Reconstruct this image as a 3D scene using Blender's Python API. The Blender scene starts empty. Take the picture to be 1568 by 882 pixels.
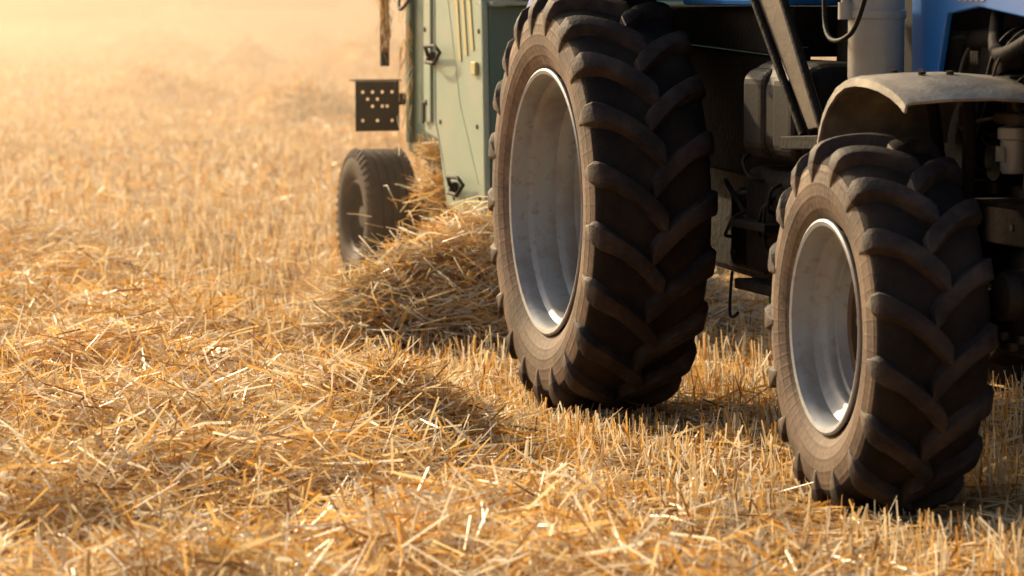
import bpy, bmesh, math, random
import numpy as np
from mathutils import Vector
random.seed(3); rng=np.random.default_rng(7)
sc=bpy.context.scene
sc.view_settings.view_transform='Standard'; sc.view_settings.look='None'; sc.view_settings.exposure=0
COL=sc.collection
# ---------------------------------------------------------------- helpers
def nt(name):
    m=bpy.data.materials.new(name); m.use_nodes=True
    n=m.node_tree.nodes; l=m.node_tree.links
    return m,n,l,n['Principled BSDF']
def dirty(name,base,dust,scale=3.0,lo=.4,hi=.65,rough=.6,metal=0.0,bump=.1,fine=40,spec=.3,speck=None):
    m,n,l,b=nt(name)
    tc=n.new('ShaderNodeTexCoord'); nz=n.new('ShaderNodeTexNoise'); nz.inputs['Scale'].default_value=scale
    nz.inputs['Detail'].default_value=8; nz.inputs['Roughness'].default_value=.62
    l.new(tc.outputs['Object'],nz.inputs['Vector'])
    cr=n.new('ShaderNodeValToRGB'); cr.color_ramp.elements[0].position=lo; cr.color_ramp.elements[1].position=hi
    cr.color_ramp.elements[0].color=(*base,1); cr.color_ramp.elements[1].color=(*dust,1)
    l.new(nz.outputs['Fac'],cr.inputs['Fac'])
    out=cr.outputs['Color']
    n2=n.new('ShaderNodeTexNoise'); n2.inputs['Scale'].default_value=fine; n2.inputs['Detail'].default_value=5
    l.new(tc.outputs['Object'],n2.inputs['Vector'])
    if speck:
        r2=n.new('ShaderNodeMapRange'); r2.inputs['From Min'].default_value=.56; r2.inputs['From Max'].default_value=.68
        l.new(n2.outputs['Fac'],r2.inputs['Value'])
        mx=n.new('ShaderNodeMixRGB'); mx.inputs['Color2'].default_value=(*speck,1)
        l.new(r2.outputs['Result'],mx.inputs['Fac']); l.new(out,mx.inputs['Color1']); out=mx.outputs['Color']
    l.new(out,b.inputs['Base Color'])
    b.inputs['Roughness'].default_value=rough; b.inputs['Metallic'].default_value=metal
    b.inputs['Specular IOR Level'].default_value=spec
    bp=n.new('ShaderNodeBump'); bp.inputs['Strength'].default_value=bump; bp.inputs['Distance'].default_value=.01
    l.new(n2.outputs['Fac'],bp.inputs['Height']); l.new(bp.outputs['Normal'],b.inputs['Normal'])
    return m
def mk(name,verts,faces,mats,parent=None,smooth=False,loc=(0,0,0),midx=None,bevel=0,bseg=2,auto=None,recalc=True):
    me=bpy.data.meshes.new(name); me.from_pydata([tuple(v) for v in verts],[],faces)
    if recalc:
        bm=bmesh.new(); bm.from_mesh(me); bmesh.ops.recalc_face_normals(bm,faces=bm.faces); bm.to_mesh(me); bm.free()
    if not isinstance(mats,(list,tuple)): mats=[mats]
    for m in mats: me.materials.append(m)
    if midx is not None: me.polygons.foreach_set('material_index',midx)
    if smooth: me.polygons.foreach_set('use_smooth',[True]*len(me.polygons))
    o=bpy.data.objects.new(name,me); COL.objects.link(o); o.location=loc
    if parent: o.parent=parent
    if bevel:
        md=o.modifiers.new('b','BEVEL'); md.width=bevel; md.segments=bseg; md.limit_method='ANGLE'; md.angle_limit=.5
    return o
def box(name,a,b,mat,parent,bevel=.01,seg=2):
    x0,y0,z0=a; x1,y1,z1=b
    v=[(x0,y0,z0),(x1,y0,z0),(x1,y1,z0),(x0,y1,z0),(x0,y0,z1),(x1,y0,z1),(x1,y1,z1),(x0,y1,z1)]
    f=[(0,3,2,1),(4,5,6,7),(0,1,5,4),(1,2,6,5),(2,3,7,6),(3,0,4,7)]
    return mk(name,v,f,mat,parent,bevel=bevel,bseg=seg)
def prism(name,poly,t0,t1,mat,parent,bevel=.008):
    n=len(poly); v=[(p[0],t0,p[1]) for p in poly]+[(p[0],t1,p[1]) for p in poly]
    f=[tuple(range(n)),tuple(range(2*n-1,n-1,-1))]+[(i,(i+1)%n,n+(i+1)%n,n+i) for i in range(n)]
    return mk(name,v,f,mat,parent,bevel=bevel)
def lathe_data(prof,N,axis='y',closed=False):
    v=[];f=[]
    P=len(prof)
    for i in range(N):
        a=2*math.pi*i/N
        for (y,r) in prof:
            v.append((r*math.cos(a),y,r*math.sin(a)) if axis=='y' else (r*math.cos(a),r*math.sin(a),y))
    for i in range(N):
        j=(i+1)%N
        for k in range(P-1):
            f.append((i*P+k,i*P+k+1,j*P+k+1,j*P+k))
    return v,f
def lathe(name,prof,N,mat,parent,loc=(0,0,0),axis='y',smooth=True,sharp=True):
    v,f=lathe_data(prof,N,axis)
    o=mk(name,v,f,mat,parent,smooth=smooth,loc=loc)
    if sharp:
        md=o.modifiers.new('e','EDGE_SPLIT'); md.split_angle=math.radians(38)
    return o
def tube(name,pts,r,mat,parent,smooth=True):
    cu=bpy.data.curves.new(name,'CURVE'); cu.dimensions='3D'; cu.bevel_depth=r; cu.bevel_resolution=3; cu.use_fill_caps=True
    if smooth and len(pts)>2:
        sp=cu.splines.new('NURBS'); sp.points.add(len(pts)-1); sp.order_u=3; sp.use_endpoint_u=True
    else:
        sp=cu.splines.new('POLY'); sp.points.add(len(pts)-1)
    for i,p in enumerate(pts): sp.points[i].co=(*p,1)
    cu.materials.append(mat)
    o=bpy.data.objects.new(name,cu); COL.objects.link(o); o.parent=parent; return o
def empty(name,loc,rz):
    e=bpy.data.objects.new(name,None); COL.objects.link(e); e.location=loc; e.rotation_euler=(0,0,rz); e.empty_display_size=.3; return e
def hsh(ix,iy,s):
    v=np.sin(ix*127.1+iy*311.7+s*74.7)*43758.5453; return v-np.floor(v)
def vn(x,y,s=0):
    ix=np.floor(x); iy=np.floor(y); fx=x-ix; fy=y-iy
    fx=fx*fx*(3-2*fx); fy=fy*fy*(3-2*fy)
    a=hsh(ix,iy,s);b=hsh(ix+1,iy,s);c=hsh(ix,iy+1,s);d=hsh(ix+1,iy+1,s)
    return (a*(1-fx)+b*fx)*(1-fy)+(c*(1-fx)+d*fx)*fy
def sst(a,b,x):
    u=np.clip((x-a)/(b-a),0,1); return u*u*(3-2*u)
# ---------------------------------------------------------------- frames
A=math.radians(16.5); TX,TY=.137,13.1
def to_st(x,y):
    dx=x-TX; dy=y-TY
    return dx*math.sin(A)-dy*math.cos(A), dx*math.cos(A)+dy*math.sin(A)
def press(x,y):   # 1 where a wheel has pressed the stubble down
    s,t=to_st(x,y)
    a=np.exp(-((x+.95)/.45)**4-((y-18.1)/1.2)**4)
    b=np.exp(-((t-.20)/.36)**4-((s-.35)/.65)**4)
    c=np.exp(-((t-.32)/.32)**4-((s-3.0)/.55)**4)
    return np.clip(a+b+c,0,1),a
def ground(x,y):
    s,t=to_st(x,y)
    g=.05*(vn(x*.8,y*.8,1)-.5)+.035*(vn(x*3,y*3,2)-.5)
    pr,_=press(x,y); g=g*(1-pr)-.030*pr
    L=sst(-.35,-1.3,t)*sst(30,20,y)
    g=g+L*(.15*(vn(x*1.3+5,y*1.3,3)-.35)+.10*(vn(x*3.3,y*3.3,4)-.4))
    g=g+.20*np.exp(-((x+.43)/.30)**2-((y-12.0)/.38)**2)
    for k in range(8):
        c=5.3+6.0*k
        g=g+.50*np.exp(-((t-c)/.55)**2)*(.10+vn(s*.25+k*9,t*.0+k,5)**2*1.5)*sst(4,-6,s)
    far=sst(60,200,y); g=g+far*.6*(vn(x*.02,y*.02,8)-.5)
    return g
# ---------------------------------------------------------------- materials
def straw_mat(name):
    m,n,l,b=nt(name)
    at=n.new('ShaderNodeAttribute'); at.attribute_name='Col'
    l.new(at.outputs['Color'],b.inputs['Base Color']); b.inputs['Roughness'].default_value=.36; b.inputs['Specular IOR Level'].default_value=.6
    tr=n.new('ShaderNodeBsdfTranslucent'); l.new(at.outputs['Color'],tr.inputs['Color'])
    mx=n.new('ShaderNodeMixShader'); mx.inputs['Fac'].default_value=.46
    l.new(b.outputs['BSDF'],mx.inputs[1]); l.new(tr.outputs['BSDF'],mx.inputs[2])
    l.new(mx.outputs['Shader'],n['Material Output'].inputs['Surface'])
    return m
M_straw=straw_mat('straw')
def field_mat():
    m,n,l,b=nt('field_ground')
    tc=n.new('ShaderNodeTexCoord'); mp=n.new('ShaderNodeMapping'); mp.inputs['Rotation'].default_value=(0,0,-A)
    mp.inputs['Scale'].default_value=(1.0,.16,1)
    l.new(tc.outputs['Object'],mp.inputs['Vector'])
    n1=n.new('ShaderNodeTexNoise'); n1.inputs['Scale'].default_value=1.1; n1.inputs['Detail'].default_value=10; n1.inputs['Roughness'].default_value=.68
    l.new(mp.outputs['Vector'],n1.inputs['Vector'])
    n2=n.new('ShaderNodeTexNoise'); n2.inputs['Scale'].default_value=30; n2.inputs['Detail'].default_value=6
    l.new(tc.outputs['Object'],n2.inputs['Vector'])
    ad=n.new('ShaderNodeMath'); ad.operation='ADD'; l.new(n1.outputs['Fac'],ad.inputs[0]); l.new(n2.outputs['Fac'],ad.inputs[1])
    cr=n.new('ShaderNodeValToRGB'); e=cr.color_ramp.elements
    hf=n.new('ShaderNodeMath'); hf.operation='MULTIPLY'; hf.inputs[1].default_value=.5; l.new(ad.outputs[0],hf.inputs[0])
    e[0].position=.39; e[0].color=(.085,.045,.02,1); e[1].position=.59; e[1].color=(.82,.54,.25,1)
    x=e.new(.48); x.color=(.38,.21,.075,1)
    l.new(hf.outputs[0],cr.inputs['Fac']); l.new(cr.outputs['Color'],b.inputs['Base Color'])
    b.inputs['Roughness'].default_value=.9; b.inputs['Specular IOR Level'].default_value=.1
    bp=n.new('ShaderNodeBump'); bp.inputs['Strength'].default_value=.8; bp.inputs['Distance'].default_value=.05
    l.new(hf.outputs[0],bp.inputs['Height']); l.new(bp.outputs['Normal'],b.inputs['Normal'])
    return m
M_field=field_mat()
def sidewall_mat():
    m,n,l,b=nt('tyre_sidewall')
    tc=n.new('ShaderNodeTexCoord'); sx=n.new('ShaderNodeSeparateXYZ'); l.new(tc.outputs['Object'],sx.inputs[0])
    def mth(op,a,bb=None):
        q=n.new('ShaderNodeMath'); q.operation=op
        for i,s in enumerate((a,bb)):
            if s is None: continue
            if isinstance(s,(int,float)): q.inputs[i].default_value=s
            else: l.new(s,q.inputs[i])
        return q.outputs[0]
    r=mth('SQRT',mth('ADD',mth('MULTIPLY',sx.outputs[0],sx.outputs[0]),mth('MULTIPLY',sx.outputs[2],sx.outputs[2])))
    rings=mth('POWER',mth('ABSOLUTE',mth('SINE',mth('MULTIPLY',r,75.))),8.)
    ang=mth('ARCTAN2',sx.outputs[2],sx.outputs[0])
    spokes=mth('POWER',mth('ABSOLUTE',mth('SINE',mth('MULTIPLY',ang,33.))),30.)
    nz=n.new('ShaderNodeTexNoise'); nz.inputs['Scale'].default_value=4; nz.inputs['Detail'].default_value=8; l.new(tc.outputs['Object'],nz.inputs['Vector'])
    nf=n.new('ShaderNodeTexNoise'); nf.inputs['Scale'].default_value=60; nf.inputs['Detail'].default_value=4; l.new(tc.outputs['Object'],nf.inputs['Vector'])
    cr=n.new('ShaderNodeValToRGB'); e=cr.color_ramp.elements
    e[0].position=.36; e[0].color=(.08,.056,.040,1); e[1].position=.66; e[1].color=(.28,.195,.13,1)
    f=mth('ADD',mth('ADD',mth('MULTIPLY',nz.outputs['Fac'],.75),mth('MULTIPLY',nf.outputs['Fac'],.25)),mth('MULTIPLY',mth('ADD',rings,spokes),-.025))
    l.new(f,cr.inputs['Fac']); l.new(cr.outputs['Color'],b.inputs['Base Color'])
    b.inputs['Roughness'].default_value=.7; b.inputs['Specular IOR Level'].default_value=.3
    h=mth('ADD',mth('ADD',mth('MULTIPLY',rings,.5),mth('MULTIPLY',spokes,.25)),mth('MULTIPLY',nf.outputs['Fac'],.5))
    bp=n.new('ShaderNodeBump'); bp.inputs['Strength'].default_value=.4; bp.inputs['Distance'].default_value=.006
    l.new(h,bp.inputs['Height']); l.new(bp.outputs['Normal'],b.inputs['Normal'])
    return m
M_side=sidewall_mat()
M_tread=dirty('tyre_tread',(.013,.010,.009),(.042,.029,.021),4,.4,.72,.8,bump=.3,fine=70,spec=.2)
M_lug=dirty('tyre_lug',(.024,.018,.016),(.085,.061,.047),6,.42,.72,.68,bump=.3,fine=60,spec=.25)
M_rim=dirty('rim_paint',(.33,.37,.40),(.20,.15,.105),2.8,.46,.70,.45,.15,.08,30,.45,speck=(.28,.27,.26))
M_rimd=dirty('rim_disc',(.18,.12,.075),(.12,.08,.05),3,.4,.7,.6,.1,.1,30)
M_green=dirty('green_paint',(.31,.48,.39),(.46,.51,.40),1.8,.42,.78,.5,0,.06,60,.4,speck=(.38,.42,.33))
M_teal=dirty('teal_paint',(.07,.18,.15),(.13,.18,.135),2.5,.4,.75,.5,0,.08,60,.4)
M_blue=dirty('blue_paint',(.02,.17,.60),(.04,.20,.54),3,.4,.8,.35,0,.03,50,.5)
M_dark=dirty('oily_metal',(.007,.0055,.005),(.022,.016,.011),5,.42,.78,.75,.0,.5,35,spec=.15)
M_grime=dirty('dusty_metal',(.035,.026,.020),(.085,.063,.042),5,.4,.75,.65,.1,.3,40)
M_strut=dirty('strut_metal',(.09,.072,.054),(.17,.135,.095),5,.4,.75,.6,.1,.2,40)
M_grey=dirty('grey_metal',(.35,.37,.35),(.26,.24,.19),4,.4,.75,.4,.1,.06,40,.5)
M_fend=dirty('fender_plastic',(.15,.135,.11),(.46,.40,.30),4,.40,.70,.55,0,.25,60,.35)
M_black=dirty('black_plastic',(.006,.006,.006),(.015,.012,.010),5,.4,.8,.65,0,.1,50,.2)
M_tank=dirty('tank_plastic',(.006,.005,.005),(.018,.014,.011),5,.4,.75,.6,0,.1,50,.18)
M_yel=dirty('decal_yellow',(.64,.60,.26),(.52,.50,.30),5,.4,.8,.5)
M_red=dirty('reflector',(.32,.07,.02),(.28,.12,.05),6,.4,.8,.4)
M_rust=dirty('rusty_plate',(.05,.033,.022),(.15,.105,.065),5,.45,.8,.7,.1,.3,40,spec=.15)
mg,n_,l_,b_=nt('cab_glass'); b_.inputs['Base Color'].default_value=(.02,.03,.03,1); b_.inputs['Roughness'].default_value=.08; M_glass=mg
# ---------------------------------------------------------------- ground
def axis(segs):
    out=[]
    for a,b,st in segs:
        out+=list(np.arange(a,b,st))
    return np.array(out)
xs=axis([(-1500,-200,100),(-200,-40,10),(-40,-9,1.0),(-9,9,.09),(9,40,1.0),(40,200,10),(200,1501,100)])
ys=axis([(-200,-10,20),(-10,6,1),(6,22,.09),(22,45,.22),(45,100,1),(100,400,6),(400,2500,100)])
GX,GY=np.meshgrid(xs,ys); GZ=ground(GX,GY)
nx,ny=len(xs),len(ys)
co=np.stack([GX,GY,GZ],-1).reshape(-1,3).astype(np.float32)
ii=np.arange(nx*ny).reshape(ny,nx)
q=np.stack([ii[:-1,:-1],ii[:-1,1:],ii[1:,1:],ii[1:,:-1]],-1).reshape(-1,4)
def npmesh(name,co,quads,mat,col=None,smooth=False,parent=None):
    me=bpy.data.meshes.new(name); me.vertices.add(len(co)); me.vertices.foreach_set('co',co.astype(np.float32).ravel())
    nq=len(quads); me.loops.add(nq*4); me.loops.foreach_set('vertex_index',quads.astype(np.int32).ravel())
    me.polygons.add(nq); me.polygons.foreach_set('loop_start',np.arange(0,nq*4,4,dtype=np.int32))
    try: me.polygons.foreach_set('loop_total',np.full(nq,4,dtype=np.int32))
    except Exception: pass
    if smooth: me.polygons.foreach_set('use_smooth',np.ones(nq,dtype=bool))
    me.update(calc_edges=True)
    if col is not None:
        ca=me.color_attributes.new('Col','FLOAT_COLOR','POINT'); ca.data.foreach_set('color',col.astype(np.float32).ravel())
    me.materials.append(mat)
    o=bpy.data.objects.new(name,me); COL.objects.link(o)
    if parent: o.parent=parent
    return o
npmesh('stubble_field',co,q,M_field,smooth=True)
PAL=np.array([(.96,.89,.70),(.94,.74,.41),(.85,.54,.18),(.70,.37,.08),(.28,.14,.045),(.80,.66,.43)])
def straws(x,y,z,L,W,az,el,bend,pal_p,centered=True,two=True):
    N=len(x); d=np.stack([np.cos(az)*np.cos(el),np.sin(az)*np.cos(el),np.sin(el)],-1)
    u=np.stack([d[:,1],-d[:,0],np.zeros(N)],-1); u/=np.maximum(np.linalg.norm(u,axis=1,keepdims=True),1e-6)
    v=np.cross(u,d); roll=rng.uniform(0,math.pi,N)[:,None]
    side=(np.cos(roll)*u+np.sin(roll)*v)*(W[:,None]/2)
    p=np.stack([x,y,z],-1)
    p0=p-d*L[:,None]*.5 if centered else p
    p2=p0+d*L[:,None]; bn=(v*np.cos(roll*3)+u*np.sin(roll*3))*bend[:,None]*L[:,None]
    pm=(p0+p2)/2+bn
    ci=rng.choice(len(PAL),N,p=pal_p); pv=(.82+.32*vn(x*1.1+40,y*.7,41))[:,None]   # broad lighter and darker patches
    c=np.clip(PAL[ci]*rng.uniform(.76,1.05,(N,1))*pv,0,.97); c=np.concatenate([c,np.ones((N,1))],1)
    if two:
        V=np.stack([p0-side,p0+side,pm-side,pm+side,p2-side*.7,p2+side*.7],1).reshape(-1,3)
        b=np.arange(N)[:,None]*6; Q=np.concatenate([b+np.array([0,1,3,2]),b+np.array([2,3,5,4])],1).reshape(-1,4)
        C=np.repeat(c,6,0)
    else:
        V=np.stack([p0-side,p0+side,p2+side,p2-side],1).reshape(-1,3); Q=np.arange(N*4).reshape(-1,4); C=np.repeat(c,4,0)
    return V,Q,C
def sample(d0,d1,dens,half=.235):
    n=int(half*(d1*d1-d0*d0)*dens); y=np.sqrt(rng.uniform(d0*d0,d1*d1,n)); x=rng.uniform(-half,half,n)*y
    return x,y
acc=[]
P_loose=[.19,.25,.26,.17,.06,.07]; P_stub=[.28,.22,.17,.12,.10,.11]
ROW=.15
for d0,d1,dens,lm,wm,two in [(7.4,14,1650,1.12,1.12,True),(14,26,850,1.1,1.2,True),(26,50,240,1.5,2.3,False),(50,120,38,2.2,4.5,False)]:
    x,y=sample(d0,d1,dens); s,t=to_st(x,y)
    clump=vn(x*2.2,y*2.2,11)*.6+vn(x*6,y*6,12)*.4; L0=sst(-.1,-1.0,t)*sst(34,20,y)
    pr,pa=press(x,y)
    keep=rng.uniform(0,1,len(x))< ((.19+.81*L0)*np.clip(-.1+1.7*clump,.05,2)+(.25 if d0>25 else 0))*(1-.8*pa)
    x=x[keep];y=y[keep];clump=clump[keep];L0=L0[keep];pr=pr[keep]; N=len(x)
    z=ground(x,y)+rng.uniform(0,1,N)**1.4*(.03+.14*L0*clump)*lm*(1-.6*pr)+.004
    el=rng.normal(0,.24+.14*L0,N); up=rng.uniform(0,1,N)<.07; el=np.where(up,rng.uniform(.5,1.2,N),el)*(1-.7*pr)
    acc.append(straws(x,y,z,rng.uniform(.07,.32,N)*lm,rng.uniform(.0035,.009,N)*wm,rng.uniform(0,2*math.pi,N),el,rng.normal(0,.07,N),P_loose,True,two))
for d0,d1,dens,lm,wm in [(7.4,14,950,1.0,1.0),(14,26,500,1.0,1.2),(26,50,160,1.15,2.1),(50,110,30,1.4,4.)]:
    x,y=sample(d0,d1,dens); s,t=to_st(x,y)
    tt=np.round(t/ROW)*ROW+rng.normal(0,.018,len(t)); dt=tt-t; x=x+dt*math.cos(A); y=y+dt*math.sin(A)
    L0=sst(-.1,-1.0,t)*sst(34,20,y); pr,pa=press(x,y)
    keep=rng.uniform(0,1,len(x))<np.clip(-.25+1.7*vn(x*5,y*5,21),.03,1)*(1-.6*L0)*(1-.8*pa); x=x[keep];y=y[keep];pr=pr[keep]
    N=len(x); z=ground(x,y)-.01
    el=math.pi/2-np.abs(rng.normal(0,.40,N))
    acc.append(straws(x,y,z,rng.uniform(.04,.16,N)*lm*(1-.5*pr),rng.uniform(.0035,.0085,N)*wm,rng.uniform(0,2*math.pi,N),el,rng.normal(0,.04,N),P_stub,False,d0<20))
N=1500; x=rng.normal(-.43,.20,N); y=rng.normal(12.0,.24,N)
acc.append(straws(x,y,ground(x,y)+rng.uniform(0,.08,N),rng.uniform(.10,.34,N),rng.uniform(.004,.008,N),rng.uniform(0,6.28,N),rng.normal(.15,.45,N),rng.normal(0,.1,N),P_loose))
def join(name,lst,parent=None,mat=None):
    off=0; Vs=[];Qs=[];Cs=[]
    for V,Q,C in lst:
        Vs.append(V);Qs.append(Q+off);Cs.append(C);off+=len(V)
    return npmesh(name,np.concatenate(Vs),np.concatenate(Qs),mat or M_straw,np.concatenate(Cs),parent=parent)
join('straw_stubble',acc)
# straw pile (windrow being picked up)
def pileh(x,y):
    h=.46*np.exp(-((x+.26)/.38)**2-((y-15.95)/.5)**2)+.42*np.exp(-((x-.40)/.5)**2-((y-16.3)/.6)**2)+.19*np.exp(-((x+.68)/.24)**2-((y-15.6)/.40)**2)
    return h*(1+.34*(vn(x*5,y*5,31)-.5)+.24*(vn(x*12,y*12,32)-.5))
px=np.arange(-1.6,1.7,.04); py=np.arange(14.6,18,.04); PX,PY=np.meshgrid(px,py); hh=pileh(PX,PY)
PZ=ground(PX,PY)+hh-.07-.05*(hh<.05)
ii=np.arange(PX.size).reshape(PX.shape); q=np.stack([ii[:-1,:-1],ii[:-1,1:],ii[1:,1:],ii[1:,:-1]],-1).reshape(-1,4)
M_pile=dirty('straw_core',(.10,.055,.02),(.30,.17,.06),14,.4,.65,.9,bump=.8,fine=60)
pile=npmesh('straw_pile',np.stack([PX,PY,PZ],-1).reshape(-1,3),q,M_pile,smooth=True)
N=26000; x=rng.uniform(-1.3,1.3,N); y=rng.uniform(14.9,17.2,N); h=pileh(x,y); k=h>rng.uniform(.01,.14,N); x=x[k];y=y[k];h=h[k];N=len(x)
pl=[straws(x,y,ground(x,y)+h+rng.uniform(-.06,.10,N),rng.uniform(.10,.42,N),rng.uniform(.0035,.009,N),rng.uniform(0,6.28,N),rng.normal(0,.40,N),rng.normal(0,.12,N),[.26,.27,.21,.13,.06,.07])]
o=join('loose_straw',pl,parent=pile)
# ---------------------------------------------------------------- wheels
def tyre(name,R,W,Rr,nl,lh,parent,loc,rot=0,flip=False,depth=.3,lugw=.05,hub=True):
    """axis along y, outer face toward -y"""
    e=bpy.data.objects.new(name,None); COL.objects.link(e); e.parent=parent; e.location=loc; e.rotation_euler=(0,0,(math.pi if flip else 0)+math.radians(rot))
    Rb=R-lh; hw=W/2
    half=[(0,Rb),(hw*.35,Rb-.004),(hw*.65,Rb-.014),(hw*.84,Rb-.030),(hw*.95,Rb-.052),(hw*1.0,Rb-.085),
          (hw*1.03,Rb-(Rb-Rr)*.50),(hw*1.01,Rb-(Rb-Rr)*.68),(hw*.94,Rb-(Rb-Rr)*.84),(hw*.86,Rr+.012),(hw*.80,Rr-.004)]
    def cat(P,n):
        out=[]
        for i in range(len(P)-1):
            p0=P[max(i-1,0)];p1=P[i];p2=P[i+1];p3=P[min(i+2,len(P)-1)]
            for j in range(n):
                t=j/n
                out.append(tuple(.5*((2*p1[c])+(-p0[c]+p2[c])*t+(2*p0[c]-5*p1[c]+4*p2[c]-p3[c])*t*t+(-p0[c]+3*p1[c]-3*p2[c]+p3[c])*t**3) for c in (0,1)))
        out.append(P[-1]); return out
    hf=cat(half,3)
    prof=[(-y,r) for y,r in hf[::-1]]+hf[1:]
    v,f=lathe_data(prof,120)
    P=len(prof); mi=[]
    for i in range(120):
        for k in range(P-1):
            rr=(prof[k][1]+prof[k+1][1])/2; mi.append(1 if rr<Rb-.062 else 0)
    mk('tyre_casing',v,f,[M_tread,M_side],e,smooth=True,midx=mi)
    qs=cat(half[:7],4); V=[];F=[];MI=[]
    cum=[0]
    for i in range(1,len(qs)): cum.append(cum[-1]+math.dist(qs[i],qs[i-1]))
    def at(d):
        if d<0: return (d,Rb),(0,1)
        for i in range(len(qs)-1):
            if cum[i+1]>=d:
                u=(d-cum[i])/(cum[i+1]-cum[i]+1e-9)
                p=(qs[i][0]*(1-u)+qs[i+1][0]*u,qs[i][1]*(1-u)+qs[i+1][1]*u)
                dx=qs[i+1][0]-qs[i][0]; dr=qs[i+1][1]-qs[i][1]; L=math.hypot(dx,dr)
                return p,(-dr/L,dx/L)
        return qs[-1],(1,0)
    pitch=2*math.pi/nl
    k_=R/.875
    dsh=hw*.95; dmax=hw+.10*k_
    rl=random.Random(11)
    for sd in (-1,1):
        for i in range(nl):
            a0=i*pitch+(pitch/2 if sd>0 else 0)+rl.uniform(-.005,.005)
            S=16; base=len(V); wear=rl.uniform(.86,1.0)
            for j in range(S+1):
                u=j/S; d=-.030+(dmax+.030)*u
                (w,r),(nw,nr)=at(d)
                uu2=d/hw
                arc=hw*(1.05*uu2-.36*uu2*uu2) if uu2<1.1 else hw*(1.05*1.1-.36*1.21)+.10*(d-1.1*hw)
                dir_slope=max(1.05-.72*uu2,.15)
                if d<dsh: hgt=lh*wear
                else: hgt=lh*wear*(1-.93*((d-dsh)/(dmax-dsh))**.9)
                wd=lugw*(1.0+.38*sst(.55,1.0,uu2)) * (1-.65*sst(1.0,1.35,uu2)) * (.80 if j==0 else 1)
                ca=math.sqrt(1+dir_slope**2)
                nw2=nw*.45; nr2=math.sqrt(max(0,1-nw2*nw2)) if d<dsh*1.05 else nr
                if d>=dsh*1.05: nw2=nw*.6
                for (off,lift) in ((-wd*.72,-.012),(-wd*.5,hgt),(wd*.5,hgt),(wd*.72,-.012)):
                    rr=r+nr2*lift; ww=w+nw2*lift
                    th=a0+(arc+off*ca*.85)/Rb
                    V.append((rr*math.cos(th),sd*ww,rr*math.sin(th)))
            for j in range(S):
                b0=base+j*4; b1=b0+4
                for c in range(3): F.append((b0+c,b0+c+1,b1+c+1,b1+c)); MI.append(1 if j>=13 else 0)
            F.append((base,base+1,base+2,base+3)); b1=base+S*4; F.append((b1+3,b1+2,b1+1,b1)); MI+=[0,1]
    lo=mk('tread_lugs',V,F,[M_lug,M_lugs],e,bevel=.005*k_+.0005,bseg=2,smooth=True,midx=MI)
    lo.modifiers['b'].angle_limit=.6
    lo.modifiers.new('e','EDGE_SPLIT').split_angle=math.radians(35)
    o=-hw*.84
    rp=[(o+.004,Rr-.012),(o-.010,Rr+.006),(o-.018,Rr+.006),(o-.022,Rr-.002),(o-.018,Rr-.016),(o-.004,Rr-.024),(o+.012,Rr-.030),(o+.035,Rr-.033),(o+.050,Rr-.035),
        (o+.062,Rr-.050),(o+.072,Rr-.058),(o+depth*.50,Rr-.062),(o+depth*.54,Rr-.078),(o+depth*.60,Rr-.086),(o+depth*.74,Rr-.088),(o+depth*.78,Rr-.100),(o+depth*.9,Rr-.104),(o+depth*1.0,Rr-.112)]
    lathe('rim_barrel',rp,96,M_rim,e)
    dz=o+depth
    dp=[(dz,Rr-.108),(dz+.004,Rr-.14),(dz+.03,Rr*.62),(dz+.03,Rr*.50),(dz+.02,Rr*.34),(dz+.015,Rr*.28),(dz-.01,Rr*.26),(dz-.015,Rr*.12),(dz-.02,.0005)]
    lathe('rim_disc',dp,64,M_rimd,e)
    for i in range(8):
        a=i*math.pi/4; c=(Rr*.40*math.cos(a),dz+.02,Rr*.40*math.sin(a))
        lathe('wheel_nut_%d'%i,[(-.02,.0005),(-.02,.016),(.02,.016)],6,M_rimd,e,loc=c,smooth=False)
    return e
M_lugs=dirty('lug_shoulder',(.060,.045,.035),(.20,.15,.105),6,.35,.7,.7,bump=.2,fine=60)
tractor=empty('tractor',(TX,TY,0),A-math.pi/2)
tyre('rear_wheel',.888,.49,.545,21,.050,tractor,(0,.222,.835),rot=-1.2,depth=.33,lugw=.068)
tyre('rear_wheel_far',.888,.49,.545,21,.050,tractor,(0,2.06,.835),flip=True,depth=.33,lugw=.068)
tyre('front_wheel',.650,.395,.355,17,.046,tractor,(2.71,.325,.582),rot=-3.2,depth=.15,lugw=.058)
tyre('front_wheel_far',.650,.395,.355,17,.046,tractor,(2.71,1.96,.582),rot=-3.2,flip=True,depth=.15,lugw=.058)
T=tractor
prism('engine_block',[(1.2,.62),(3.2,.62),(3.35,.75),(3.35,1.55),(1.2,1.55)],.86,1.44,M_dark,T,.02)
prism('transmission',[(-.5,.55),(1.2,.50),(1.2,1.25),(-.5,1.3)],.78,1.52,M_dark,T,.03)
prism('added_dark_panel',[(-.55,1.0),(.95,.95),(1.12,1.44),(-.55,1.49)],.66,.69,M_dark,T,.01)  # dark panel added to hide the bright baler behind and darken the gap
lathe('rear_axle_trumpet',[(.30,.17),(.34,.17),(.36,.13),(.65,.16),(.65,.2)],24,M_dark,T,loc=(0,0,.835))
lathe('rear_axle_trumpet_far',[(1.5,.2),(1.5,.16),(1.95,.13)],24,M_dark,T,loc=(0,0,.835))
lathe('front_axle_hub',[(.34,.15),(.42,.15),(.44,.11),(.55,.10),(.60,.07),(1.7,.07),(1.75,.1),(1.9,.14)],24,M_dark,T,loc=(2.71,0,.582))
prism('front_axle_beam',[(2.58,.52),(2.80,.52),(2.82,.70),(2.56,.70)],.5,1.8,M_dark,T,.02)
tube('steering_cylinder',[(2.9,.58,.66),(2.9,1.1,.66)],.03,M_grime,T,False)
box('fuel_tank',(1.02,.46,1.04),(1.72,.84,1.44),M_tank,T,.12,6)
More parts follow.
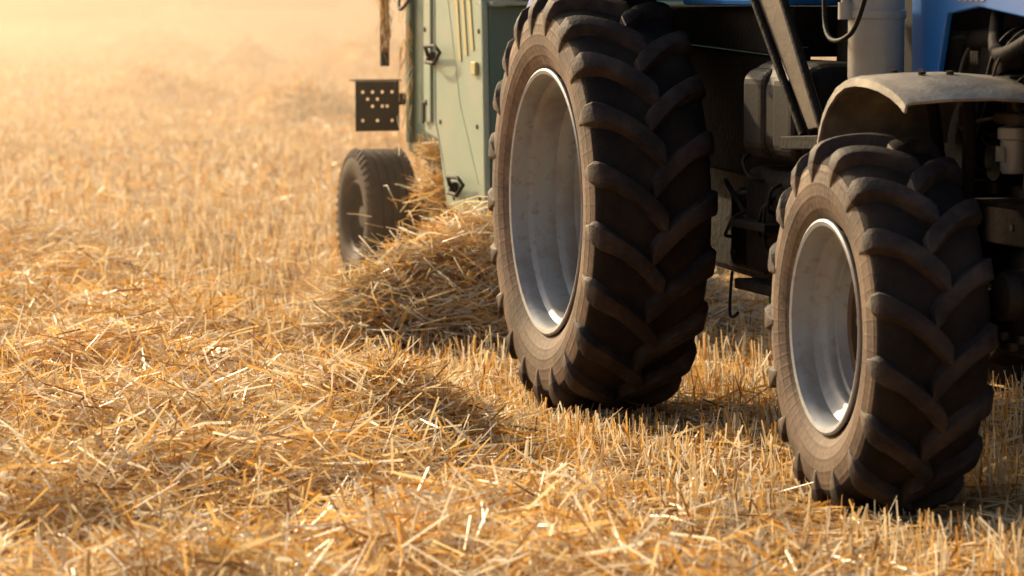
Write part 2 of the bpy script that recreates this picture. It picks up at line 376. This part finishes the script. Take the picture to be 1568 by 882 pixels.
for i in range(2): box('fuel_tank_lobe_%d'%i,(1.08+i*.31,.445,1.07),(1.34+i*.31,.60,1.41),M_tank,T,.06,5)
tube('tank_cap',[(1.3,.6,1.43),(1.3,.6,1.49)],.045,M_black,T,False)
box('battery_box',(.98,.50,.62),(1.62,.86,1.03),M_dark,T,.05,3)
box('gear_housing',(.55,.60,.60),(1.02,.80,.92),M_dark,T,.04,3)
tube('brake_rod',[(.6,.57,.95),(.9,.56,.80),(1.1,.55,.62)],.010,M_grime,T,False)
for i in range(4): lathe('housing_bolt_%d'%i,[(.588,.0005),(.588,.016),(.61,.016)],6,M_grime,T,loc=(.62+.11*i,0,.66+.16*(i%2)))
box('step_frame',(1.05,.44,.56),(1.45,.54,.60),M_dark,T,.005)
box('step_tread',(1.05,.42,.80),(1.42,.54,.83),M_dark,T,.005)
prism('cab_floor',[(-.6,1.5),(1.15,1.45),(1.2,1.64),(-.6,1.64)],.62,1.7,M_dark,T,.01)
box('cab_sill',(.25,.5,1.645),(1.16,1.8,1.76),M_blue,T,.02)
prism('cab_body',[(-.6,1.765),(1.12,1.765),(1.0,2.75),(-.45,2.75)],.60,1.7,M_glass,T,.03)
box('cab_roof',(-.6,.5,2.755),(1.15,1.8,2.9),M_blue,T,.06,3)
def arc_sheet(name,cx,cz,r,a0,a1,t0,t1,mat,th=.012,n=20,lip=.05,crown=.0):
    V=[];F=[]
    rows=[(t0,-lip),(t0+.004,-.008),(t0+.03,0),((t0+t1)/2,crown),(t1-.03,0),(t1,-.01)]
    for i in range(n+1):
        a=math.radians(a0+(a1-a0)*i/n)
        for t,dr in rows:
            V.append((cx+(r+dr)*math.cos(a),t,cz+(r+dr)*math.sin(a)))
    m=len(rows)
    for i in range(n):
        for k in range(m-1): F.append((i*m+k,i*m+k+1,(i+1)*m+k+1,(i+1)*m+k))
    o=mk(name,V,F,mat,T,smooth=True); md=o.modifiers.new('s','SOLIDIFY'); md.thickness=th; md.offset=-1
    o.modifiers.new('e','EDGE_SPLIT').split_angle=math.radians(45)
    return o
arc_sheet('rear_fender',0,.845,1.05,64,150,.12,.60,M_blue)
# front fender
V=[];F=[]
pr=[(2.38,1.18),(2.395,1.23),(2.43,1.29),(2.48,1.34),(2.55,1.385),(2.63,1.41),(2.72,1.42),(2.82,1.418),(2.92,1.408),(3.02,1.388),(3.09,1.365),(3.13,1.345)]
for (s,z) in pr:
    for t,dz in ((.235,-.035),(.240,-.010),(.26,-.001),(.40,.008),(.55,.010),(.72,-.002)):
        ds=0 if dz>-.03 else .012*(1 if s<2.6 else 0)
        V.append((s+ds,t,z+dz))
m=6
for i in range(len(pr)-1):
    for k in range(m-1): F.append((i*m+k,i*m+k+1,(i+1)*m+k+1,(i+1)*m+k))
o=mk('front_fender',V,F,M_fend,T,smooth=True); md=o.modifiers.new('s','SOLIDIFY'); md.thickness=.010; md.offset=-1
o.modifiers.new('e','EDGE_SPLIT').split_angle=math.radians(40)
for i,(s,t) in enumerate(((2.62,.42),(2.62,.52),(2.85,.42),(2.85,.52))): lathe('fender_bolt_%d'%i,[(0,.014),(.010,.014),(.012,.001)],8,M_grime,T,loc=(s,t,1.425),axis='z')
tube('fender_bracket',[(2.69,.60,.75),(2.60,.62,1.0),(2.6,.56,1.395)],.022,M_dark,T)
tube('fender_bracket_2',[(2.69,.60,.75),(2.85,.62,1.0),(2.9,.56,1.385)],.022,M_dark,T)
# slanted strut
prism('strut_plate',[(1.80,1.20),(1.95,1.22),(1.56,1.66),(1.30,2.0),(1.0,2.0),(1.27,1.68)],.44,.455,M_strut,T,.004)
tube('strut_tube_front',[(1.97,.43,1.20),(1.57,.43,1.67),(1.3,.43,2.02)],.016,M_dark,T,False)
tube('strut_tube_rear',[(1.78,.43,1.18),(1.25,.43,1.69),(1.0,.43,1.98)],.016,M_dark,T,False)
prism('strut_foot',[(1.62,1.12),(2.0,1.14),(2.0,1.19),(1.62,1.17)],.40,.56,M_dark,T,.005)
box('engine_side_shroud',(1.76,.74,.66),(2.5,.84,1.36),M_dark,T,.03)
# side canister
lathe('filter_canister',[(1.36,.0005),(1.36,.085),(1.375,.098),(1.40,.10),(1.60,.10),(1.605,.106),(1.63,.106),(1.635,.10),(1.9,.10),(1.92,.06),(1.92,.0005)],40,M_grey,T,loc=(2.04,.60,0),axis='z')
lathe('canister_cap',[(1.60,.0005),(1.60,.03),(1.66,.03),(1.66,.02),(1.70,.02),(1.7,.0005)],20,M_grey,T,loc=(2.03,.49,-.0),axis='z')
tube('air_hose',[(1.80,.5,1.9),(1.84,.48,1.62),(1.95,.45,1.53),(2.08,.45,1.52),(2.2,.47,1.58),(2.25,.5,1.8)],.009,M_black,T)
# hood
hp=[(2.04,1.40),(2.26,1.38),(2.34,1.62),(2.60,1.645),(3.3,1.58),(3.45,1.60),(3.45,1.95),(2.04,2.0)]
prism('hood_side_panel',hp,.735,.76,M_blue,T,.006)
prism('hood_side_panel_far',hp,1.54,1.565,M_blue,T,.006)
prism('hood_top',[(1.2,2.003),(3.45,1.953),(3.6,1.9),(3.6,1.94),(3.45,2.0),(1.2,2.06)],.735,1.565,M_blue,T,.01)
box('hood_louvre_panel',(1.25,.77,1.40),(2.02,.80,1.98),M_black,T,.01)
prism('hood_nose',[(3.46,1.2),(3.6,1.2),(3.66,1.6),(3.6,1.89),(3.46,1.94)],.76,1.54,M_blue,T,.02)
prism('grille',[(3.36,.9),(3.5,.9),(3.5,1.19),(3.36,1.19)],.80,1.5,M_black,T,.02)
for i in range(5): box('decal_letter_%d'%i,(2.44+i*.045,.7305,1.665),(2.47+i*.045,.7345,1.692),M_grey,T,.0)
# engine clutter
box('frame_rail',(1.7,.80,.84),(3.55,.855,.97),M_rust,T,.008)
box('frame_rail_plate',(2.72,.66,.985),(3.3,.80,1.005),M_rust,T,.004)
for i in range(5): lathe('rail_bolt_%d'%i,[(.775,.0005),(.775,.014),(.80,.014)],6,M_strut,T,loc=(2.75+.12*i,.02,.905))
lathe('fuel_filter',[(1.10,.0005),(1.10,.035),(1.11,.042),(1.21,.042),(1.215,.052),(1.25,.052),(1.26,.02),(1.27,.0005)],24,M_grey,T,loc=(2.96,.70,0),axis='z')
box('filter_head',(2.88,.66,1.262),(3.06,.76,1.30),M_grime,T,.01)
box('filter_label',(2.93,.651,1.14),(2.99,.655,1.19),M_fend,T,0)
lathe('alternator',[(.74,.0005),(.74,.07),(.77,.09),(.82,.09),(.86,.06)],24,M_dark,T,loc=(2.68,.02,1.13))
lathe('pulley',[(.76,.0005),(.76,.03),(.74,.07),(.76,.07),(.77,.05),(.78,.07),(.80,.07)],24,M_grime,T,loc=(3.12,.03,1.42))
tube('exhaust_manifold',[(2.35,.84,1.53),(2.7,.82,1.55),(3.2,.84,1.52)],.04,M_dark,T)
tube('turbo_pipe',[(2.62,.80,1.62),(2.75,.72,1.50),(2.9,.70,1.48),(3.1,.72,1.56)],.026,M_dark,T)
tube('fuel_line',[(2.50,.72,1.30),(2.62,.66,1.22),(2.74,.64,1.26),(2.88,.66,1.28)],.007,M_strut,T)
for i in range(20):
    s0=random.uniform(2.35,3.2); z0=random.uniform(1.02,1.6); s1=s0+random.uniform(-.35,.45); z1=random.uniform(.9,1.6)
    t0=random.uniform(.68,.80)
    tube('engine_hose_%d'%i,[(s0,.86,z0),(s0,t0,z0+.04),((s0+s1)/2,t0-.02,(z0+z1)/2-.08),(s1,t0,z1),(s1,.86,z1)],random.choice((.005,.008,.013)),random.choice((M_black,M_grime,M_strut)),T)
for i in range(20):
    s0=random.uniform(2.3,3.2); z0=random.uniform(1.0,1.5); w=random.uniform(.05,.14); h=random.uniform(.05,.14)
    box('engine_part_%d'%i,(s0,.76+random.uniform(0,.06),z0),(s0+w,.88,z0+h),random.choice((M_dark,M_grime,M_rust)),T,.012)
for i in range(5):
    s0=random.uniform(1.0,1.6); z0=random.uniform(.85,1.1); s1=s0+random.uniform(-.2,.25); z1=z0-random.uniform(.1,.3)
    tube('hydraulic_hose_%d'%i,[(s0,.7,z0),(s0,.47,z0),((s0+s1)/2,.45,(z0+z1)/2-.03),(s1,.47,z1),(s1,.7,z1)],.007,M_black,T)
for i in range(6): prism('front_weight_%d'%i,[(3.4,.50),(3.62,.50),(3.70,.58),(3.70,.88),(3.60,.92),(3.4,.92)],.84+i*.105,.935+i*.105,M_dark,T,.02)
prism('weight_carrier',[(3.0,.45),(3.42,.45),(3.42,.80),(3.0,.80)],.85,1.45,M_dark,T,.03)
box('side_lower_bracket',(2.90,.66,.50),(3.3,.84,.78),M_grime,T,.04,3)
lathe('bracket_boss',[(.60,.0005),(.60,.05),(.615,.075),(.66,.08)],24,M_grime,T,loc=(3.06,.0,.70))
for i in range(5): lathe('bracket_bolt_%d'%i,[(.635,.0005),(.635,.015),(.66,.015)],6,M_strut,T,loc=(2.95+.07*i,.0,.54+.03*(i%2)))
box('drawbar',(-1.4,1.08,.50),(.1,1.2,.56),M_dark,T,.01)
tube('pto_shaft',[(-.5,1.14,.75),(-2.2,1.1,.75)],.05,M_black,T,False)
tube('lower_link',[(-.3,.75,.7),(-1.1,.68,.5)],.03,M_dark,T,False)
box('lift_bracket',(1.10,.56,.42),(1.2,.62,.58),M_teal,T,.01)
tube('lift_hook',[(1.0,.45,.62),(1.05,.42,.50),(1.12,.40,.44),(1.2,.40,.48)],.006,M_black,T)
# ---------------------------------------------------------------- baler
AB=math.radians(18)
B=empty('baler',(-.93,19.0,0),AB-math.pi/2)
def ribbed(parent,loc,R=.405,W=.31,Rr=.21,flip=False,name='wheel'):
    e=bpy.data.objects.new(name,None); COL.objects.link(e); e.parent=parent; e.location=loc; e.rotation_euler=(0,0,math.pi if flip else 0)
    hw=W/2; prof=[(-hw*.75,Rr),(-hw*.95,Rr+.03),(-hw*1.04,Rr+.09),(-hw*1.0,R-.055),(-hw*.92,R-.02),(-hw*.82,R-.004)]
    edges=np.linspace(-hw*.80,hw*.80,6)
    for i in range(5):
        a,b=edges[i],edges[i+1]; rr=R-.008*abs((a+b)/2/hw)**2
        prof+=[(a+.009,rr),(b-.009,rr)]
        if i<4: prof+=[(b-.006,rr-.022),(b+.006,rr-.022)]
    prof+=[(hw*.82,R-.004),(hw*.92,R-.02),(hw*1.0,R-.055),(hw*1.04,Rr+.09),(hw*.95,Rr+.03),(hw*.75,Rr)]
    lathe('tyre_casing',prof,96,M_baltyre,e)
    V=[];F=[]
    for sd in (-1,1):
        for i in range(44):
            a=i*2*math.pi/44; w=.011
            b0=len(V)
            for (yy,rr) in ((hw*.80,R+.001),(hw*.90,R-.012),(hw*1.005,R-.05)):
                for da in (-w,w):
                    for lift in (-.006,.006):
                        V.append(((rr+lift)*math.cos(a+da/R),sd*(yy+lift*.6),(rr+lift)*math.sin(a+da/R)))
            for j in range(2):
                c=b0+j*4
                F+= [(c,c+1,c+5,c+4),(c+1,c+3,c+7,c+5),(c+3,c+2,c+6,c+7)]
            F+=[(b0,b0+1,b0+3,b0+2),(b0+8,b0+9,b0+11,b0+10)]
    mk('shoulder_blocks',V,F,M_baltyre,e)
    o=-hw*.75
    lathe('rim',[(o,Rr),(o-.012,Rr+.012),(o-.016,Rr),(o-.004,Rr-.014),(o+.03,Rr-.02),(o+.05,Rr-.04),(o+.10,Rr-.045),(o+.11,Rr*.6),(o+.09,Rr*.4),(o+.05,Rr*.32),(o+.02,Rr*.3),(o+.015,.0005)],48,M_rimb,e)
    return e
M_baltyre=dirty('baler_tyre',(.026,.019,.015),(.08,.053,.035),6,.38,.7,.7,bump=.3,fine=60)
M_rimb=dirty('baler_rim',(.02,.017,.014),(.06,.045,.03),5,.4,.7,.6,.2,.1,30)
ribbed(B,(.03,.12,.370))
ribbed(B,(.03,2.0,.370),flip=True,name='wheel_far')
tube('axle',[(.03,.2,.370),(.03,1.95,.370)],.04,M_teal,B,False)
prism('side_shield',[(1.44,2.2),(1.44,.93),(1.70,.90),(1.86,.54),(2.56,.50),(2.50,1.63),(2.30,2.2)],0,.035,M_green,B,.012)
prism('shield_step',[(1.47,.99),(1.47,2.15),(1.60,2.15),(1.60,.99)],-.014,-.002,M_green,B,.006)
tube('shield_crease',[(1.64,.003,2.1),(1.66,.003,1.0),(1.90,.003,.62),(2.5,.003,.56)],.008,M_green,B,False)
tube('shield_crease_2',[(1.86,.004,1.75),(2.12,.004,1.10),(2.44,.004,.70)],.007,M_green,B,False)
prism('front_face',[(2.42,.56),(2.56,.50),(2.50,1.63),(2.40,1.63)],.037,1.75,M_teal,B,.008)
prism('top_plate',[(2.10,1.64),(2.56,1.635),(2.56,1.655),(2.10,1.66)],.04,1.75,M_green,B,.004)
for i in range(3):
    s0=1.95+i*.11
    prism('decal_stripe_%d'%i,[(s0,2.1),(s0+.045,2.1),(s0+.20,1.34+.03*i),(s0+.155,1.34+.03*i)],-.006,-.0035,M_yel,B,0)
prism('rear_column',[(.80,.80),(1.42,.72),(1.42,2.2),(.80,2.2)],.09,.13,M_teal,B,.01)
prism('rear_column_rib',[(.86,.85),(.93,.85),(.93,2.2),(.86,2.2)],.06,.088,M_teal,B,.006)
prism('bale_chamber',[(.9,.95),(2.38,.95),(2.38,2.1),(.9,2.1)],.25,1.75,M_teal,B,.02)
prism('inner_panel',[(1.0,.55),(1.9,.45),(2.4,.6),(2.4,.94),(1.0,.94)],.55,.60,M_dark,B,.01)
tube('pickup_reel',[(1.7,.2,.42),(1.7,1.8,.42)],.09,M_dark,B,False)
for i in range(16):
    t0=.22+.10*i; 
    for k in range(3):
        a=.4+k*2.1; tube('tine_%d_%d'%(i,k),[(1.7+.08*math.cos(a),t0,.42+.08*math.sin(a)),(1.7+.24*math.cos(a+.2),t0,.42+.24*math.sin(a+.2))],.004,M_grime,B,False)
prism('axle_arm',[(-.08,.30),(.10,.30),(1.2,.62),(1.2,.78),(.9,.78),(-.08,.42)],.32,.38,M_teal,B,.01)
tube('shield_stay',[(1.05,.12,.85),(1.35,.10,.62),(1.6,.10,.40)],.016,M_teal,B)
tube('shield_stay_2',[(1.50,.12,.93),(1.58,.12,.60),(1.52,.12,.38)],.014,M_teal,B)
tube('hyd_hose_rear',[(.84,.04,1.72),(.95,-.02,1.60),(1.15,-.02,1.62),(1.3,.03,1.80)],.010,M_black,B)
tube('hyd_hose_rear_2',[(1.40,.06,1.85),(1.38,.03,1.6),(1.42,.05,1.45)],.008,M_black,B)
def latch(s,z,k):
    tube('latch_%d'%k,[(s-.16,-.03,z+.0),(s-.12,-.06,z+.06),(s+.06,-.06,z+.065),(s+.16,-.06,z+.03),(s+.04,-.06,z-.03),(s-.10,-.06,z-.025),(s-.16,-.03,z+.0)],.011,M_black,B,False)
    box('latch_base_%d'%k,(s-.20,-.03,z-.04),(s-.12,-.001,z+.03),M_black,B,.006)
latch(1.78,1.35,0); latch(2.20,.66,1)
box('shield_catch',(2.36,-.02,1.27),(2.44,-.0015,1.34),M_yel,B,.006)
box('hinge',(1.46,-.025,.98),(1.50,-.016,1.10),M_black,B,.003)
for i,(s,z) in enumerate(((2.45,1.5),(2.47,.62),(2.0,.6),(1.5,1.5),(1.52,1.1),(2.2,.60),(2.42,1.0),(1.75,1.0))): lathe('shield_bolt_%d'%i,[(-.0065,.0005),(-.006,.012),(-.0005,.014)],10,M_grime,B,loc=(s,-.0148 if s<1.6 else 0,z))
def perf(name,s,t0,t1,z0,z1,nx,nz,holes,r,mat,parent):
    V=[];F=[];dx=(t1-t0)/nx;dz=(z1-z0)/nz
    for i in range(nx):
        for j in range(nz):
            cx=t0+(i+.5)*dx; cz=z0+(j+.5)*dz; b=len(V)
            sq=[(-1,-1),(0,-1),(1,-1),(1,0),(1,1),(0,1),(-1,1),(-1,0)]
            if (i,j) in holes:
                for a,c in sq: V.append((s,cx+a*dx/2,cz+c*dz/2))
                for a,c in sq:
                    L=math.hypot(a,c); V.append((s,cx+a/L*r,cz+c/L*r))
                for k in range(8): F.append((b+k,b+(k+1)%8,b+8+(k+1)%8,b+8+k))
            else:
                for a,c in ((-1,-1),(1,-1),(1,1),(-1,1)): V.append((s,cx+a*dx/2,cz+c*dz/2))
                F.append((b,b+1,b+2,b+3))
    o=mk(name,V,F,mat,parent,recalc=False); md=o.modifiers.new('s','SOLIDIFY'); md.thickness=.004
holes={(1,5),(3,5),(5,5),(7,5),(4,4),(2,4),(3,3),(5,3),(1,1),(4,1),(7,1),(6,3)}
perf('lamp_bracket',.50,-.14,.125,.90,1.19,9,7,holes,.010,M_black,B)
box('lamp_bracket_flange',(.44,-.16,1.192),(.53,.13,1.20),M_black,B,.002)
box('lamp_bracket_arm',(.46,.10,1.05),(.49,.4,1.12),M_black,B,.005)
prism('marker_post',[(.60,1.28),(.63,1.28),(.63,2.0),(.60,2.0)],-.02,.03,M_black,B,.004)
prism('reflector_board',[(.632,1.36),(.638,1.36),(.638,1.75),(.632,1.75)],-.015,.025,M_red,B,.001)
def tuft(c,spread,N,lmin,lmax,elm,elsd):
    x=rng.normal(c[0],spread[0],N);y=rng.normal(c[1],spread[1],N);z=rng.normal(c[2],spread[2],N)
    return straws(x,y,z,rng.uniform(lmin,lmax,N),rng.uniform(.0035,.007,N),rng.uniform(0,6.28,N),rng.normal(elm,elsd,N),rng.normal(0,.1,N),[.12,.24,.3,.22,.06,.06])
join('caught_straw',[tuft((1.35,.12,.82),(.10,.05,.035),300,.08,.28,0,.45),tuft((1.50,.08,.62),(.10,.06,.04),420,.08,.30,-.25,.4),tuft((.66,0,1.60),(.02,.015,.10),70,.06,.2,1.3,.3),
  tuft((2.3,.35,1.68),(.12,.15,.015),400,.06,.2,0,.2),tuft((1.7,.8,.5),(.3,.4,.12),1800,.1,.3,0,.5),tuft((.98,.02,1.3),(.02,.02,.2),60,.06,.16,1.4,.2)],parent=B)
# ---------------------------------------------------------------- distant trees
M_leaf=dirty('foliage',(.05,.06,.02),(.12,.11,.04),.3,.4,.6,.8)
V=[];F=[]
def treeline(x0,x1,yc,n,hmin,hmax):
    for i in range(n):
        cx=random.uniform(x0,x1); cy=yc+random.uniform(-8,8); h=random.uniform(hmin,hmax); w=h*random.uniform(.35,.5)
        b=len(V)
        for k in range(6):
            a=k*math.pi/3; V.append((cx+.25*math.cos(a),cy+.25*math.sin(a),-.3)); V.append((cx+.12*math.cos(a),cy+.12*math.sin(a),h*.7))
        for k in range(6): j=(k+1)%6; F.append((b+2*k,b+2*j,b+2*j+1,b+2*k+1))
        for c in range(9):
            ca=random.uniform(0,6.28); rr=w*random.uniform(.1,.8); bx=cx+rr*math.cos(ca); by=cy+rr*math.sin(ca); bz=h*random.uniform(.06,.85); br=w*random.uniform(.3,.55)
            for k in range(34):
                d=Vector((random.gauss(0,1),random.gauss(0,1),random.gauss(0,1))).normalized()*br*random.uniform(.5,1)
                p=Vector((bx,by,bz))+d; u=Vector((random.gauss(0,1),random.gauss(0,1),random.gauss(0,1))).normalized(); v=u.orthogonal().normalized()
                sz=random.uniform(.3,.8); b=len(V)
                for a,c2 in ((-1,-1),(1,-1),(1,1),(-1,1)): V.append(tuple(p+u*a*sz+v*c2*sz*.7))
                F.append((b,b+1,b+2,b+3))
treeline(-75,-33,262,60,7,12)
treeline(-95,130,440,90,8,14)
mk('tree_line',V,F,M_leaf,recalc=False)
# ---------------------------------------------------------------- haze (dusty evening air)
hz=bpy.data.materials.new('dusty_air'); hz.use_nodes=True; n=hz.node_tree.nodes; l=hz.node_tree.links; n.clear()
D=.0215; hc=(1.0,.80,.61,1)
o_=n.new('ShaderNodeOutputMaterial'); s_=n.new('ShaderNodeVolumeScatter'); a_=n.new('ShaderNodeVolumeAbsorption'); ad=n.new('ShaderNodeAddShader')
s_.inputs['Color'].default_value=hc; s_.inputs['Density'].default_value=D; s_.inputs['Anisotropy'].default_value=.77
a_.inputs['Color'].default_value=hc; a_.inputs['Density'].default_value=D
l.new(s_.outputs[0],ad.inputs[0]); l.new(a_.outputs[0],ad.inputs[1]); l.new(ad.outputs[0],o_.inputs['Volume'])
x0,y0,z0,x1,y1,z1=-300,16.0,-3,300,105,4.5
mk('dusty_air',[(x0,y0,z0),(x1,y0,z0),(x1,y1,z0),(x0,y1,z0),(x0,y0,z1),(x1,y0,z1),(x1,y1,z1),(x0,y1,z1)],
   [(0,3,2,1),(4,5,6,7),(0,1,5,4),(1,2,6,5),(2,3,7,6),(3,0,4,7)],hz)
# ---------------------------------------------------------------- light
EL=math.radians(24); PH=math.radians(36)
sd=Vector((-math.sin(PH)*math.cos(EL),math.cos(PH)*math.cos(EL),math.sin(EL)))
su=bpy.data.lights.new('sun','SUN'); su.energy=5; su.angle=math.radians(1.0); su.color=(1,.76,.46)
so=bpy.data.objects.new('sun',su); COL.objects.link(so); so.rotation_euler=sd.to_track_quat('Z','Y').to_euler()
w=bpy.data.worlds.new('World'); sc.world=w; w.use_nodes=True; n=w.node_tree.nodes; l=w.node_tree.links
sk=n.new('ShaderNodeTexSky'); sk.sky_type='NISHITA'; sk.sun_disc=False; sk.sun_elevation=EL; sk.sun_rotation=2*math.pi-PH; sk.dust_density=8
l.new(sk.outputs[0],n['Background'].inputs['Color']); n['Background'].inputs['Strength'].default_value=.15
# ---------------------------------------------------------------- camera
cd=bpy.data.cameras.new('camera'); cam=bpy.data.objects.new('camera',cd); COL.objects.link(cam); sc.camera=cam
cam.location=(0,0,1.68); cam.rotation_euler=(math.pi/2-math.radians(5.235),0,0)
cd.sensor_width=36; cd.lens=111.8; cd.clip_end=5000; cd.clip_start=.1
cd.dof.use_dof=True; cd.dof.focus_distance=12.3; cd.dof.aperture_fstop=3.6
